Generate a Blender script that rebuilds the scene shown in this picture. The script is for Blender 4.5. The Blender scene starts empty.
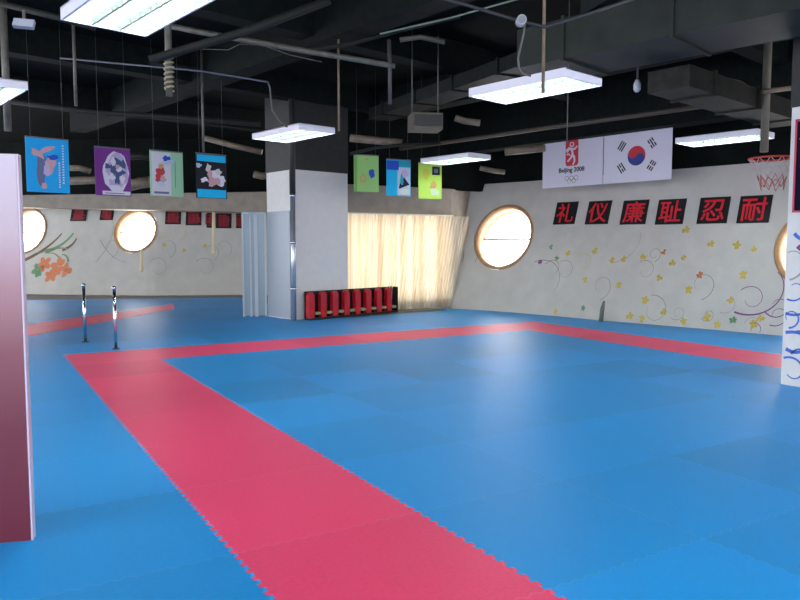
import bpy, bmesh, math, random
from mathutils import Vector, Matrix
from mathutils.geometry import tessellate_polygon
random.seed(7)
C = bpy.context.scene.collection
# ---------------------------------------------------------------- camera
EYE = 1.45; FPX = 715.0
PITCH = math.atan(54/715.0); HEAD = math.radians(30.9)
cd = bpy.data.cameras.new('camera'); cam = bpy.data.objects.new('camera', cd); C.objects.link(cam)
cd.sensor_width = 36; cd.lens = FPX/800*36; cd.clip_end = 200
cam.location = (0, 0, EYE); cam.rotation_euler = (math.radians(90)-PITCH, 0, -HEAD)
bpy.context.scene.camera = cam
# ---------------------------------------------------------------- world, exposure, daylight
w = bpy.data.worlds.new('world'); bpy.context.scene.world = w; w.use_nodes = True
w.node_tree.nodes['Background'].inputs[0].default_value = (.93, .94, 1, 1)
w.node_tree.nodes['Background'].inputs[1].default_value = 3.6
vs = bpy.context.scene.view_settings
vs.view_transform = 'Standard'; vs.look = 'None'; vs.gamma = 1; vs.use_curve_mapping = False
vs.exposure = 0.45
TUBE = 48.0      # tube emission
PANE = 8.5       # daylight in the portholes
CURT = 1.45       # daylight behind the blinds

# ---------------------------------------------------------------- projection helpers (the photograph read as distances)
F = Vector((math.sin(HEAD)*math.cos(PITCH), math.cos(HEAD)*math.cos(PITCH), -math.sin(PITCH)))
R = Vector((math.cos(HEAD), -math.sin(HEAD), 0)); U = R.cross(F)
FH = Vector((math.sin(HEAD), math.cos(HEAD), 0))
E0 = Vector((0, 0, EYE))
def ray(x, y): return F*FPX + R*(x-400) - U*(y-300)
def on(x, y, z=0.0):
    r = ray(x, y); return E0 + r*((z-EYE)/r.z)
def far(x, y, d):
    r = ray(x, y); return E0 + r*(d/r.dot(FH))
def proj(p):
    q = p-E0; k = FPX/q.dot(F); return 400+q.dot(R)*k, 300-q.dot(U)*k
def azdir(a):                                  # a horizontal direction, degrees right of the view axis
    a = math.radians(a); return FH*math.cos(a)+R*math.sin(a)
UD = azdir(-42); VD = azdir(48); UP = Vector((0, 0, 1))

# ---------------------------------------------------------------- materials
def mat(name, col, rough=.6, metal=0, noise=0, nscale=8, emit=0, trans=0, spec=.5, bump=0, bscale=60, alpha=1):
    m = bpy.data.materials.new(name); m.use_nodes = True; n = m.node_tree; b = n.nodes['Principled BSDF']
    c4 = (*col, 1); b.inputs['Base Color'].default_value = c4
    b.inputs['Roughness'].default_value = rough; b.inputs['Metallic'].default_value = metal
    b.inputs['Specular IOR Level'].default_value = spec
    if emit: b.inputs['Emission Color'].default_value = c4; b.inputs['Emission Strength'].default_value = emit
    if trans: b.inputs['Transmission Weight'].default_value = trans
    tc = n.nodes.new('ShaderNodeTexCoord')
    if noise:
        t = n.nodes.new('ShaderNodeTexNoise'); t.inputs['Scale'].default_value = nscale; t.inputs['Detail'].default_value = 5
        n.links.new(tc.outputs['Object'], t.inputs['Vector'])
        r = n.nodes.new('ShaderNodeValToRGB'); r.color_ramp.elements[0].position = .3; r.color_ramp.elements[1].position = .7
        r.color_ramp.elements[0].color = (*[c*(1-noise) for c in col], 1); r.color_ramp.elements[1].color = (*[min(1, c*(1+noise)) for c in col], 1)
        n.links.new(t.outputs['Fac'], r.inputs[0]); n.links.new(r.outputs[0], b.inputs['Base Color'])
    if bump:
        t = n.nodes.new('ShaderNodeTexNoise'); t.inputs['Scale'].default_value = bscale; n.links.new(tc.outputs['Object'], t.inputs['Vector'])
        bp = n.nodes.new('ShaderNodeBump'); bp.inputs['Strength'].default_value = bump; bp.inputs['Distance'].default_value = .01
        n.links.new(t.outputs['Fac'], bp.inputs['Height']); n.links.new(bp.outputs[0], b.inputs['Normal'])
    return m
T = 1.03; X0 = 1.01; YB = 10.43
def mat_mat(name, col, seam, var):
    m = mat(name, col, rough=.44, spec=.3); n = m.node_tree; L = n.links.new; b = n.nodes['Principled BSDF']
    tc = n.nodes.new('ShaderNodeTexCoord'); sx = n.nodes.new('ShaderNodeSeparateXYZ'); L(tc.outputs['Object'], sx.inputs[0])
    def mth(op, a, bb=None, cc=None):
        q = n.nodes.new('ShaderNodeMath'); q.operation = op
        for i, v in enumerate((a, bb, cc)):
            if v is None: continue
            if isinstance(v, (int, float)): q.inputs[i].default_value = v
            else: L(v, q.inputs[i])
        return q.outputs[0]
    x = mth('DIVIDE', mth('SUBTRACT', sx.outputs[0], X0), T); y = mth('DIVIDE', mth('SUBTRACT', sx.outputs[1], YB), T)
    # toothed seams: triangle wave displaces the seam line
    tx = mth('MULTIPLY', mth('SUBTRACT', mth('PINGPONG', mth('MULTIPLY', y, 13), .5), .25), .045)
    ty = mth('MULTIPLY', mth('SUBTRACT', mth('PINGPONG', mth('MULTIPLY', x, 13), .5), .25), .045)
    xs = mth('ADD', x, tx); ys = mth('ADD', y, ty)
    dx = mth('PINGPONG', xs, .5); dy = mth('PINGPONG', ys, .5)
    ln = mth('LESS_THAN', mth('MINIMUM', dx, dy), .0045)
    cv = n.nodes.new('ShaderNodeCombineXYZ'); L(mth('FLOOR', xs), cv.inputs[0]); L(mth('FLOOR', ys), cv.inputs[1])
    wn = n.nodes.new('ShaderNodeTexWhiteNoise'); wn.noise_dimensions = '2D'; L(cv.outputs[0], wn.inputs['Vector'])
    nz = n.nodes.new('ShaderNodeTexNoise'); nz.inputs['Scale'].default_value = 45; nz.inputs['Detail'].default_value = 4; L(tc.outputs['Object'], nz.inputs['Vector'])
    v = mth('ADD', mth('MULTIPLY', wn.outputs['Value'], var), mth('MULTIPLY', nz.outputs['Fac'], .22))
    v = mth('ADD', v, 1-var/2-.11)
    hv = n.nodes.new('ShaderNodeHueSaturation'); hv.inputs['Color'].default_value = (*col, 1); L(v, hv.inputs['Value'])
    mx = n.nodes.new('ShaderNodeMix'); mx.data_type = 'RGBA'; L(mth('MULTIPLY', ln, .16), mx.inputs['Factor']); L(hv.outputs[0], mx.inputs['A']); mx.inputs['B'].default_value = (*seam, 1)
    L(mx.outputs['Result'], b.inputs['Base Color'])
    bp = n.nodes.new('ShaderNodeBump'); bp.inputs['Strength'].default_value = .35; bp.inputs['Distance'].default_value = .004
    nb = n.nodes.new('ShaderNodeTexNoise'); nb.inputs['Scale'].default_value = 180; L(tc.outputs['Object'], nb.inputs['Vector'])
    hh = mth('SUBTRACT', nb.outputs['Fac'], mth('MULTIPLY', ln, 1.2)); L(hh, bp.inputs['Height']); L(bp.outputs[0], b.inputs['Normal'])
    return m
BLUE = mat_mat('blue_foam', (.007, .33, .84), (.25, .6, .9), .24)
RED = mat_mat('red_foam', (.95, .065, .19), (.9, .4, .5), .2)
M_ = {}
def K(name, *a, **k):
    if name not in M_: M_[name] = mat(name, *a, **k)
    return M_[name]
WALL = K('white_wall_paint', (.50, .495, .465), rough=.8, noise=.06, nscale=3, bump=.2, bscale=40)
PILW = K('pillar_white_paint', (.66, .65, .63), rough=.7, noise=.03)
DARK = K('dark_ceiling_paint', (.004, .006, .0055), rough=.8, spec=.08, noise=.4, nscale=2)
DARK2 = K('dark_pillar_paint', (.018, .019, .019), rough=.6, noise=.2)
DUCT = K('dull_grey_green_duct', (.019, .024, .021), rough=.6, spec=.2, noise=.25, nscale=3)
BULK = K('grey_brown_plaster', (.29, .255, .21), rough=.8, noise=.12, nscale=5)
CONC = K('concrete_slab', (.25, .25, .24), rough=.9, noise=.15)
HOUS = K('white_enamel_steel', (.72, .72, .8), rough=.4)
LOUV = K('louvre_grey_green', (.17, .2, .18), rough=.5)
TUBM = K('fluorescent_tube', (.86, 1, .93), emit=TUBE)
CORD = K('grey_cord', (.10, .10, .095), rough=.6)
RUST = K('brown_primed_steel', (.16, .11, .07), rough=.6, noise=.3)
PALE = K('pale_galvanised_steel', (.09, .09, .075), rough=.5, noise=.4)
CHR = K('chrome', (.75, .75, .78), rough=.15, metal=1)
BLK = K('black_board', (.008, .01, .01), rough=.4)
REDP = K('red_lettering', (.6, .012, .03), rough=.5)
WOOD = K('varnished_tan_rim', (.40, .22, .10), rough=.45, noise=.15)

# ---------------------------------------------------------------- mesh building
class MB:
    def __init__(s): s.b = bmesh.new(); s.m = []
    def mi(s, m):
        if m not in s.m: s.m.append(m)
        return s.m.index(m)
    def face(s, pts, m):
        try: f = s.b.faces.new([s.b.verts.new(p) for p in pts]); f.material_index = s.mi(m); return f
        except ValueError: return None
    def box(s, c, sz, m, ax=(Vector((1, 0, 0)), Vector((0, 1, 0)), UP)):
        c = Vector(c); v = []
        for i in (-1, 1):
            for j in (-1, 1):
                for k in (-1, 1): v.append(s.b.verts.new(c+ax[0]*i*sz[0]/2+ax[1]*j*sz[1]/2+ax[2]*k*sz[2]/2))
        for q in ((0, 1, 3, 2), (4, 6, 7, 5), (0, 4, 5, 1), (2, 3, 7, 6), (0, 2, 6, 4), (1, 5, 7, 3)):
            s.b.faces.new([v[i] for i in q]).material_index = s.mi(m)
        return s
    def tube(s, pts, r, m, n=8, cap=True):
        pts = [Vector(p) for p in pts]; rings = []
        for i, p in enumerate(pts):
            d = (pts[min(i+1, len(pts)-1)]-pts[max(i-1, 0)]).normalized()
            a = d.cross(UP if abs(d.z) < .9 else Vector((1, 0, 0))).normalized(); b2 = d.cross(a)
            rr = r[i] if isinstance(r, (list, tuple)) else r
            rings.append([s.b.verts.new(p+a*rr*math.cos(2*math.pi*k/n)+b2*rr*math.sin(2*math.pi*k/n)) for k in range(n)])
        for A, B in zip(rings, rings[1:]):
            for k in range(n):
                f = s.b.faces.new((A[k], A[(k+1) % n], B[(k+1) % n], B[k])); f.material_index = s.mi(m); f.smooth = True
        if cap:
            s.b.faces.new(rings[0][::-1]).material_index = s.mi(m); s.b.faces.new(rings[-1]).material_index = s.mi(m)
        return s
    def prism(s, poly, o, ax, ay, az, t, m):    # poly in (ax, ay) plane at o, extruded from 0 to t along az
        A = [s.b.verts.new(o+ax*x+ay*y) for x, y in poly]; B = [s.b.verts.new(o+ax*x+ay*y+az*t) for x, y in poly]; n = len(poly)
        if n > 60:
            for tri_ in tessellate_polygon([[Vector((x, y, 0)) for x, y in poly]]):
                for V in (A, B):
                    try: s.b.faces.new([V[i] for i in tri_]).material_index = s.mi(m)
                    except ValueError: pass
        else: s.b.faces.new(A[::-1]).material_index = s.mi(m); s.b.faces.new(B).material_index = s.mi(m)
        for i in range(n): s.b.faces.new((A[i], A[(i+1) % n], B[(i+1) % n], B[i])).material_index = s.mi(m)
        return s
    def build(s, name, parent=None, tri=False, loc=None):
        if tri: bmesh.ops.triangulate(s.b, faces=[f for f in s.b.faces if len(f.verts) > 4], ngon_method='EAR_CLIP')
        bmesh.ops.recalc_face_normals(s.b, faces=s.b.faces)
        me = bpy.data.meshes.new(name)
        if loc is not None: bmesh.ops.translate(s.b, verts=s.b.verts, vec=-Vector(loc))
        s.b.to_mesh(me); s.b.free()
        for m in s.m: me.materials.append(m)
        o = bpy.data.objects.new(name, me); C.objects.link(o)
        if loc is not None: o.location = loc
        if parent:
            o.parent = parent
            if parent.type == 'EMPTY' or parent.location.length > 0: o.matrix_parent_inverse = Matrix.Translation(-parent.location) if parent.parent is None else Matrix.Identity(4)
        return o
def tag(o, label, cat, group=None, kind=None):
    o['label'] = label; o['category'] = cat
    if group: o['group'] = group
    if kind: o['kind'] = kind
    return o
def struct(o): o['kind'] = 'structure'; return o
def thing(name, loc, label, cat, group=None):
    o = bpy.data.objects.new(name, None); o.location = loc; o.empty_display_size = .1; C.objects.link(o); return tag(o, label, cat, group)
def ell(cx, cy, rx, ry, n=20, a=0):
    ca, sa = math.cos(a), math.sin(a)
    return [(cx+rx*math.cos(t)*ca-ry*math.sin(t)*sa, cy+rx*math.cos(t)*sa+ry*math.sin(t)*ca) for t in [2*math.pi*k/n for k in range(n)]]
def blob(cx, cy, rx, ry, jag=.25, n=14, a=0):
    ca, sa = math.cos(a), math.sin(a); out = []
    for k in range(n):
        q = 1+random.uniform(-jag, jag); t = 2*math.pi*k/n; x = rx*q*math.cos(t); y = ry*q*math.sin(t); out.append((cx+x*ca-y*sa, cy+x*sa+y*ca))
    return out
def ribbon(pts, w):
    L = []; Rr = []
    for i, p in enumerate(pts):
        a = pts[max(i-1, 0)]; b = pts[min(i+1, len(pts)-1)]; dx, dy = b[0]-a[0], b[1]-a[1]; l = math.hypot(dx, dy) or 1
        ww = w*(1-.6*i/len(pts))/2; L.append((p[0]-dy/l*ww, p[1]+dx/l*ww)); Rr.append((p[0]+dy/l*ww, p[1]-dx/l*ww))
    return [(L[i], L[i+1], Rr[i+1], Rr[i]) for i in range(len(pts)-1)]
def glyphs(txt, o, ax, ay, az, size, m, t=.004, bold=0, name='lettering', parent=None, squash=1):
    cu = bpy.data.curves.new('t', 'FONT'); cu.body = txt; cu.align_x = 'CENTER'; cu.align_y = 'CENTER'; cu.size = size; cu.extrude = t/2; cu.offset = bold; cu.resolution_u = 3
    ob = bpy.data.objects.new('t', cu); C.objects.link(ob); dg = bpy.context.evaluated_depsgraph_get(); dg.update()
    me = bpy.data.meshes.new_from_object(ob.evaluated_get(dg)); C.objects.unlink(ob); bpy.data.objects.remove(ob)
    xs = [v.co.x for v in me.vertices]; ys = [v.co.y for v in me.vertices]
    cx, cy = (min(xs)+max(xs))/2, (min(ys)+max(ys))/2
    for v in me.vertices: x, y, z = v.co; v.co = o+ax*(x-cx)*squash+ay*(y-cy)+az*(z+t/2)
    me.materials.clear(); me.materials.append(m)
    g = bpy.data.objects.new(name, me); C.objects.link(g)
    if parent: g.parent = parent; g.matrix_parent_inverse = Matrix.Translation(-parent.location)
    return g

# ================================================================ THE SETTING
fb = MB(); fb.box((4.5, 9.5, -.125), (26, 33, .2), CONC); struct(fb.build('floor'))
CEIL = 4.7
cb = MB(); cb.box((5, 11, CEIL+.1), (30, 34, .2), DARK); ceil = struct(cb.build('ceiling'))

class Wall:
    def __init__(s, pts, lean):
        s.p = [Vector((x, y, 0)) for x, y in pts]; s.lean = lean
        s.l = [0]
        for a, b in zip(s.p, s.p[1:]): s.l.append(s.l[-1]+(b-a).length)
    def base(s, d):
        d2 = min(max(d, 0), s.l[-1])
        for i in range(len(s.p)-1):
            if d2 <= s.l[i+1]+1e-9: return s.p[i].lerp(s.p[i+1], (d2-s.l[i])/(s.l[i+1]-s.l[i]))
    def tan(s, d):
        e = .5; return (s.base(min(d+e, s.l[-1]))-s.base(max(d-e, 0))).normalized()
    def out(s, d):
        t = s.tan(d); o = Vector((-t.y, t.x, 0))          # path runs left to right seen from inside, outside on the left hand
        return o
    def at(s, d, z, off=0):                               # off > 0 towards the room
        o = s.out(d); return s.base(d)+o*s.lean*z+UP*z-s.nrm(d)*(-off)
    def nrm(s, d):
        t = s.tan(d); u = (s.out(d)*s.lean+UP).normalized(); n = t.cross(u); return n if n.dot(s.out(d)) < 0 else -n
    def frame(s, d):
        return s.tan(d), (s.out(d)*s.lean+UP).normalized(), s.nrm(d)
    def find(s, px, py):
        best = None
        for i in range(0, int(s.l[-1]/.05)+1):
            d = i*.05
            p0 = s.at(d, 0); p1 = s.at(d, 3); lo, hi = 0., 3.
            for _ in range(18):
                z = (lo+hi)/2
                if proj(s.at(d, z))[1] > py: lo = z
                else: hi = z
            e = abs(proj(s.at(d, z))[0]-px)
            if best is None or e < best[0]: best = (e, d, z)
        return best[1], best[2]
    def mesh(s, z0, z1, thick, m, name, holes=(), mural=None):
        mb = MB(); n = int(s.l[-1]/.3); nz = 6; g = {}
        for side in (0, 1):
            for i in range(n+1):
                d = s.l[-1]*i/n
                for j in range(nz+1):
                    z = z0+(z1-z0)*j/nz; g[side, i, j] = mb.b.verts.new(s.at(d, z, -thick*side))
        F_ = mb.b.faces.new
        k = mb.mi(m)
        for i in range(n):
            for j in range(nz):
                F_((g[0, i, j], g[0, i+1, j], g[0, i+1, j+1], g[0, i, j+1])); F_((g[1, i, j], g[1, i, j+1], g[1, i+1, j+1], g[1, i+1, j]))
            F_((g[0, i, 0], g[1, i, 0], g[1, i+1, 0], g[0, i+1, 0])); F_((g[0, i, nz], g[0, i+1, nz], g[1, i+1, nz], g[1, i, nz]))
        for i in (0, n):
            for j in range(nz): F_((g[0, i, j], g[0, i, j+1], g[1, i, j+1], g[1, i, j]))
        o = mb.build(name)
        for (d, z, r) in holes:
            t, u, nn = s.frame(d); c = s.at(d, z); cb_ = MB(); cb_.prism(ell(0, 0, r, r, 48), c-nn*.6, t, u, nn, 1.2, m)
            c_ = cb_.build('cut'); md = o.modifiers.new('b', 'BOOLEAN'); md.operation = 'DIFFERENCE'; md.object = c_; md.solver = 'EXACT'
            dg = bpy.context.evaluated_depsgraph_get(); dg.update(); me = bpy.data.meshes.new_from_object(o.evaluated_get(dg)); o.modifiers.clear(); o.data = me
            bpy.data.objects.remove(c_)
        if mural:
            bm = bmesh.new(); bm.from_mesh(o.data)
            mats = list(o.data.materials)
            for (poly, mm) in mural:
                if mm not in mats: mats.append(mm); o.data.materials.append(mm)
                f = bm.faces.new([bm.verts.new(s.at(d, z, .004)) for d, z in poly]); f.material_index = mats.index(mm)
            bm.to_mesh(o.data); bm.free()
        return struct(o)

# paths, each from left to right as seen from inside
KC = Vector((9.62, 14.3, 0))
WR = Wall([(9.55, 13.65), (9.82, 13.05), (10.08, 12.3), (10.3, 11.3), (10.52, 10.0), (11.0, 7.9), (11.25, 6.6), (11.6, 4.4), (11.9, 1)], .32)
def dz(px, d): p = far(px, 246, d); return (p.x, p.y)
WL = Wall([dz(-260, 24.2), dz(-60, 22.4), dz(60, 21.3), dz(150, 20.9), dz(235, 21.2), dz(330, 21.8)], .32)
PC0 = on(295, 320); PC1 = on(348, 315.6); PC1 = PC0+VD*(PC1-PC0).dot(VD)
wc0 = PC1+UD*.42
WC = Wall([(wc0.x, wc0.y), (9.55, 13.65)], 0)

YEL = K('yellow_wall_paint', (.55, .42, .08), rough=.7); OLV = K('olive_wall_paint', (.25, .27, .15), rough=.7)
VIO = K('violet_wall_paint', (.2, .06, .22), rough=.7); GRN = K('green_wall_paint', (.12, .28, .14), rough=.7)
BRN = K('brown_wall_paint', (.16, .09, .04), rough=.7); ORG = K('orange_wall_paint', (.6, .2, .08), rough=.7)
GRYV = K('grey_wall_paint', (.3, .32, .3), rough=.7); BLV = K('blue_wall_paint', (.05, .14, .55), rough=.6); WHT = K('white_paint', (.75, .75, .74), rough=.6)
def flower(d, z, r, m):
    out = []
    for k in range(5):
        a = 2*math.pi*k/5+random.random(); out.append((ell(d+r*.6*math.cos(a), z+r*.6*math.sin(a), r*.55, r*.38, 8, a), m))
    return out
def curl(d, z, L, a, w, m, turn=2.6, n=16):
    pts = [(d, z)]; st = L/n
    for k in range(n):
        a += turn/n*(1+1.5*k/n); pts.append((pts[-1][0]+st*math.cos(a), pts[-1][1]+st*math.sin(a)))
    return [(q, m) for q in ribbon(pts, w)]
mural = []
for (px, py, r, m) in [(685, 230, .07, YEL), (712, 244, .06, YEL), (738, 245, .07, YEL), (753, 249, .05, YEL), (664, 252, .05, ORG), (672, 263, .06, YEL), (684, 258, .05, YEL), (643, 257, .06, YEL), (624, 259, .06, YEL), (612, 260, .06, YEL),
        (551, 247, .05, GRN), (568, 253, .06, YEL), (594, 251, .07, YEL), (540, 262, .05, VIO), (556, 258, .05, GRN), (630, 316, .07, YEL), (641, 321, .06, YEL), (665, 312, .06, YEL), (685, 321, .06, YEL), (707, 317, .07, YEL), (718, 325, .06, YEL), (734, 320, .06, GRN), (753, 324, .07, YEL), (762, 318, .06, YEL), (556, 312, .05, YEL), (584, 308, .05, GRN), (646, 300, .07, YEL), (690, 290, .07, YEL), (730, 300, .06, YEL), (620, 285, .06, YEL), (585, 280, .06, YEL), (660, 278, .06, YEL), (745, 275, .07, YEL), (700, 275, .06, ORG)]:
    d, z = WR.find(px, py); mural += flower(d, max(z, .09), r, m)
for (px, py, L, a, w, m, t) in [(612, 263, .9, .1, .012, GRYV, 1), (640, 262, .8, .6, .012, OLV, -3), (655, 262, .7, .3, .012, OLV, 4), (672, 318, .7, -.8, .014, GRYV, 4), (700, 318, .6, -1, .012, OLV, 4), (735, 312, 1.3, -.35, .03, VIO, 1.6), (765, 312, .8, -.9, .02, VIO, 3), (770, 325, .7, -.4, .018, VIO, 3), (750, 326, .6, .6, .012, VIO, -4), (742, 330, .5, 1.4, .012, GRYV, -3), (720, 312, .5, -.4, .012, GRYV, 2),
        (535, 262, 1.2, .4, .014, VIO, -1.5), (560, 262, .9, .6, .012, OLV, -3), (580, 255, .8, .6, .012, YEL, -3), (545, 264, .6, .9, .012, BRN, -2), (463, 262, .7, 1.2, .012, BRN, 2), (476, 262, .6, 1.8, .012, BRN, -3), (600, 300, 1, .3, .014, OLV, 3), (650, 295, 1.1, .2, .014, OLV, -3), (700, 300, 1, .3, .014, OLV, 3), (740, 290, .9, .8, .014, VIO, -3)]:
    d, z = WR.find(px, py); mural += curl(d, max(z, .15), L, a, w, m, t)
def clampm(mu, zmin=.02): return [([(a, max(b, zmin)) for a, b in p], m) for p, m in mu]
w1 = WR.find(504, 237); w2 = WR.find(822, 247)
WR.mesh(0, 2.92, .3, WALL, 'wall_right', holes=[(w1[0], w1[1], .78), (w2[0], w2[1], .74)], mural=clampm(mural))
WU = Wall([(p.x+WR.out(l).x*.95, p.y+WR.out(l).y*.95) for p, l in zip(WR.p, WR.l)], 0)
WU.mesh(2.9, CEIL, .2, DARK, 'wall_right_upper')
mural = []
for (px, py, L, a, w, m, t) in [(20, 262, 1.6, .35, .11, BRN, .3), (34, 255, 1.2, .4, .09, OLV, -.3), (45, 252, 1.1, .25, .12, GRN, .4), (62, 250, .6, .2, .1, BRN, .6), (60, 258, .5, 2.4, .06, OLV, .6), (68, 262, .4, 1.8, .07, GRN, .9),
        (100, 240, 1.2, -1, .03, GRYV, .5), (95, 262, 1.5, .8, .03, GRYV, .7), (112, 258, 1.2, .4, .025, GRYV, 3), (150, 262, 1.3, .9, .02, GRYV, -3), (170, 258, 1.2, .5, .02, GRYV, 3), (195, 262, 1.2, .9, .02, GRYV, -3), (215, 260, 1, .6, .02, GRYV, 3), (180, 240, .9, .2, .015, YEL, 3), (160, 238, .7, .8, .015, YEL, -3), (230, 255, .8, 1, .02, GRYV, 2)]:
    d, z = WL.find(px, py); mural += curl(d, z, L, a, w, m, t)
for (px, py, r, m) in [(45, 264, .22, ORG), (58, 266, .25, ORG), (66, 270, .2, ORG), (38, 270, .2, GRN), (50, 276, .2, ORG), (165, 245, .06, YEL), (185, 250, .06, YEL), (205, 246, .06, YEL)]:
    d, z = WL.find(px, py); mural += flower(d, z, r, m)
w3 = WL.find(26, 231); w4 = WL.find(136, 231)
WL.mesh(0, 2.95, .3, WALL, 'wall_left', holes=[(w3[0], w3[1], .75), (w4[0], w4[1], .70)], mural=clampm(mural))
Wall([(p.x+WL.out(l).x*.95, p.y+WL.out(l).y*.95) for p, l in zip(WL.p, WL.l)], 0).mesh(2.85, CEIL, .2, DARK, 'wall_left_upper')

# grey bulkhead across the left far wall
mb = MB(); n = 24
top = []; 
for side in (0, 1):
    for i in range(n+1):
        px = -120+i*(450/n); y1 = 207+(px-20)*.022; y0 = 195.2-(px-20)*.014; dd = 20.8+side*.9
        top.append((far(px, y0, 20.8), far(px, y1, 20.8), side, FH*.9))
vv = [[mb.b.verts.new(p0+o*s_), mb.b.verts.new(p1+o*s_)][::1] for p0, p1, s_, o in top]
for i in range(n):
    a, b = vv[i], vv[i+1]; c, d = vv[n+1+i], vv[n+2+i]
    for q in ((a[0], a[1], b[1], b[0]), (c[0], d[0], d[1], c[1]), (a[1], c[1], d[1], b[1]), (a[0], b[0], d[0], c[0])): mb.b.faces.new(q).material_index = mb.mi(BULK)
struct(mb.build('trim_1'))

# curtained back wall beside the pillar, with its opening
def wc(d, z, off=0): return WC.at(d, z, off)
Lc = WC.l[-1]
mb = MB(); t, u, nn = WC.frame(1)
def wbox(d0, d1, z0, z1, th, m, off=0): mb.box(wc((d0+d1)/2, (z0+z1)/2, off-th/2), (d1-d0, th, z1-z0), m, (t, nn, u))
ztop_c = 2.76
wbox(-.0, Lc, 2.14, ztop_c, .2, BULK); wbox(0, Lc, 0, .25, .2, BULK); wbox(0, .08, .25, 2.14, .2, BULK)
struct(mb.build('wall_back'))
# the triangle between the vertical back wall and the leaning right wall above the corner
mb = MB()
pA = wc(Lc, 0); nb_ = WR.out(.2)*WR.lean*ztop_c
for off in (0, .2):
    o_ = -nn*off; mb.face([pA+o_, pA+nb_+UP*ztop_c+o_, pA+UP*ztop_c+o_], BULK)
struct(mb.build('wall_back_corner'))
mb = MB(); q = MB()
pz = [wc(-.9, ztop_c-.02, -.25)-t*.0, wc(Lc, ztop_c-.02, -.25)+t*2.2]
mb.box((pz[0]+pz[1])/2+UP*(CEIL-ztop_c)/2, ((pz[1]-pz[0]).length, .1, CEIL-ztop_c), DARK, (t, nn, UP)); struct(mb.build('wall_back_upper'))
# window behind the blinds
mb = MB(); mb.box(wc(Lc/2+.04, 1.195, -.15), (Lc-.12, .02, 1.87), K('daylight_behind_blind', (1, .93, .8), emit=CURT), (t, nn, u)); win5 = struct(mb.build('window_5'))

# portholes
DAY = K('bright_daylight_glass', (1, 1, 1), rough=.1, emit=PANE)
def porthole(W, dzr, idx, r):
    d, z = dzr; t, u, n_ = W.frame(d); c = W.at(d, z)
    e = bpy.data.objects.new('window_%d' % idx, None); e.location = c; C.objects.link(e); struct(e)
    m = MB(); N = 48; rings = []
    for (rr, o) in ((r, .012), (r-.02, .03), (r-.075, .03), (r-.11, -.26), (r-.07, -.27), (r-.005, -.0)):
        rings.append([m.b.verts.new(c+t*rr*math.cos(2*math.pi*k/N)+u*rr*math.sin(2*math.pi*k/N)+n_*o) for k in range(N)])
    for i in range(len(rings)):
        A = rings[i]; B = rings[(i+1) % len(rings)]
        for k in range(N):
            f = m.b.faces.new((A[k], A[(k+1) % N], B[(k+1) % N], B[k])); f.material_index = m.mi(WOOD); f.smooth = True
    m.build('window_rim', e)
    m = MB(); m.prism(ell(0, 0, r-.135, r-.135, 48), c-n_*.25, t, u, n_, .012, DAY); m.build('pane', e)
    m = MB(); m.box(c-n_*.225+u*.02, ((r-.125)*2, .03, .045), K('window_bar', (.3, .24, .18)), (t, n_, u)); m.build('glazing_bar', e)
porthole(WR, w1, 1, .78); porthole(WR, w2, 2, .74); porthole(WL, w3, 3, .75); porthole(WL, w4, 4, .70)

# ================================================================ THE MATS
P = T/26
def teeth(a, b, amp=.011):                      # toothed polyline from a to b (dovetail), both ends included
    a = Vector(a); b = Vector(b); L = (b-a).length; n = max(1, round(L/P)); d = (b-a)/n; nn_ = Vector((-d.y, d.x)).normalized()*amp
    pts = [a.copy()]
    for i in range(n):
        p = a+d*i; s = 1 if i % 2 == 0 else -1
        pts += [p+d*.08, p+d*(.0 if i == 0 else -.02)+nn_*s, p+d*(1. if i == n-1 else 1.02)+nn_*s, p+d*.92]
    pts.append(b.copy()); return [(p.x, p.y) for p in pts]
def field(outline, m, name, label, z=0, th=.025):
    q = []
    for p in outline:
        if not q or (abs(p[0]-q[-1][0])+abs(p[1]-q[-1][1])) > 1e-5: q.append(p)
    if abs(q[0][0]-q[-1][0])+abs(q[0][1]-q[-1][1]) < 1e-5: q.pop()
    mb = MB(); X = Vector((1, 0, 0)); Y = Vector((0, 1, 0)); mb.prism(q, Vector((0, 0, z-th)), X, Y, UP, th, m)
    return tag(mb.build(name, tri=True), label, 'floor mat')
xa, xb = X0, X0+T; xc, xd = X0+7*T, X0+8*T; ya, yb = YB-T, YB; y0 = YB-14*T
eL = teeth((xa, y0), (xa, yb)); iL = teeth((xb, y0), (xb, ya)); iB = teeth((xb, ya), (xc, ya)); eB = teeth((xa, yb), (xd, yb))
iR = teeth((xc, ya), (xc, y0)); eR = teeth((xd, yb), (xd, y0)); jL = teeth((xa, ya), (xb, ya)); jR = teeth((xc, ya), (xd, ya))
# left run of red goes from y0 to yb; back run between; right run
field(eL+[(xb, yb)]+[(xb, ya)]+iL[::-1], RED, 'puzzle_mat_strip', 'wide red mat strip running from the foreground to the far left')
eB2 = [p for p in eB if xb-1e-6 <= p[0] <= xc+1e-6]
field([(xb, ya), (xb, yb)]+eB2+[(xc, yb), (xc, ya)]+iB[::-1], RED, 'puzzle_mat_strip', 'red mat strip across the far side, passing in front of the middle pillar')
field([(xc, ya), (xc, yb), (xd, yb)]+eR+[(xd, y0), (xc, y0)]+iR[::-1], RED, 'puzzle_mat_strip', 'red mat strip along the right wall with the portholes')
field(iL+iB+iR, BLUE, 'puzzle_mat_field', 'large blue foam mat field enclosed by the red border')
field([(-6, y0)]+[(xa, y0)]+eL+[(xa, yb), (-6, yb)], BLUE, 'puzzle_mat_field', 'blue foam mats left of the wide red strip, under the red panel')
eBl = eB2
field([(-6, yb), (xa, yb), (xb, yb)]+eB2+[(xc, yb), (xd, yb), (xd, 13.3)]+[(6.4, 12.9), (6.4, 19.6), (-6, 24.5)], BLUE, 'puzzle_mat_field', 'blue foam mats beyond the far red strip, around the pillar')
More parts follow.
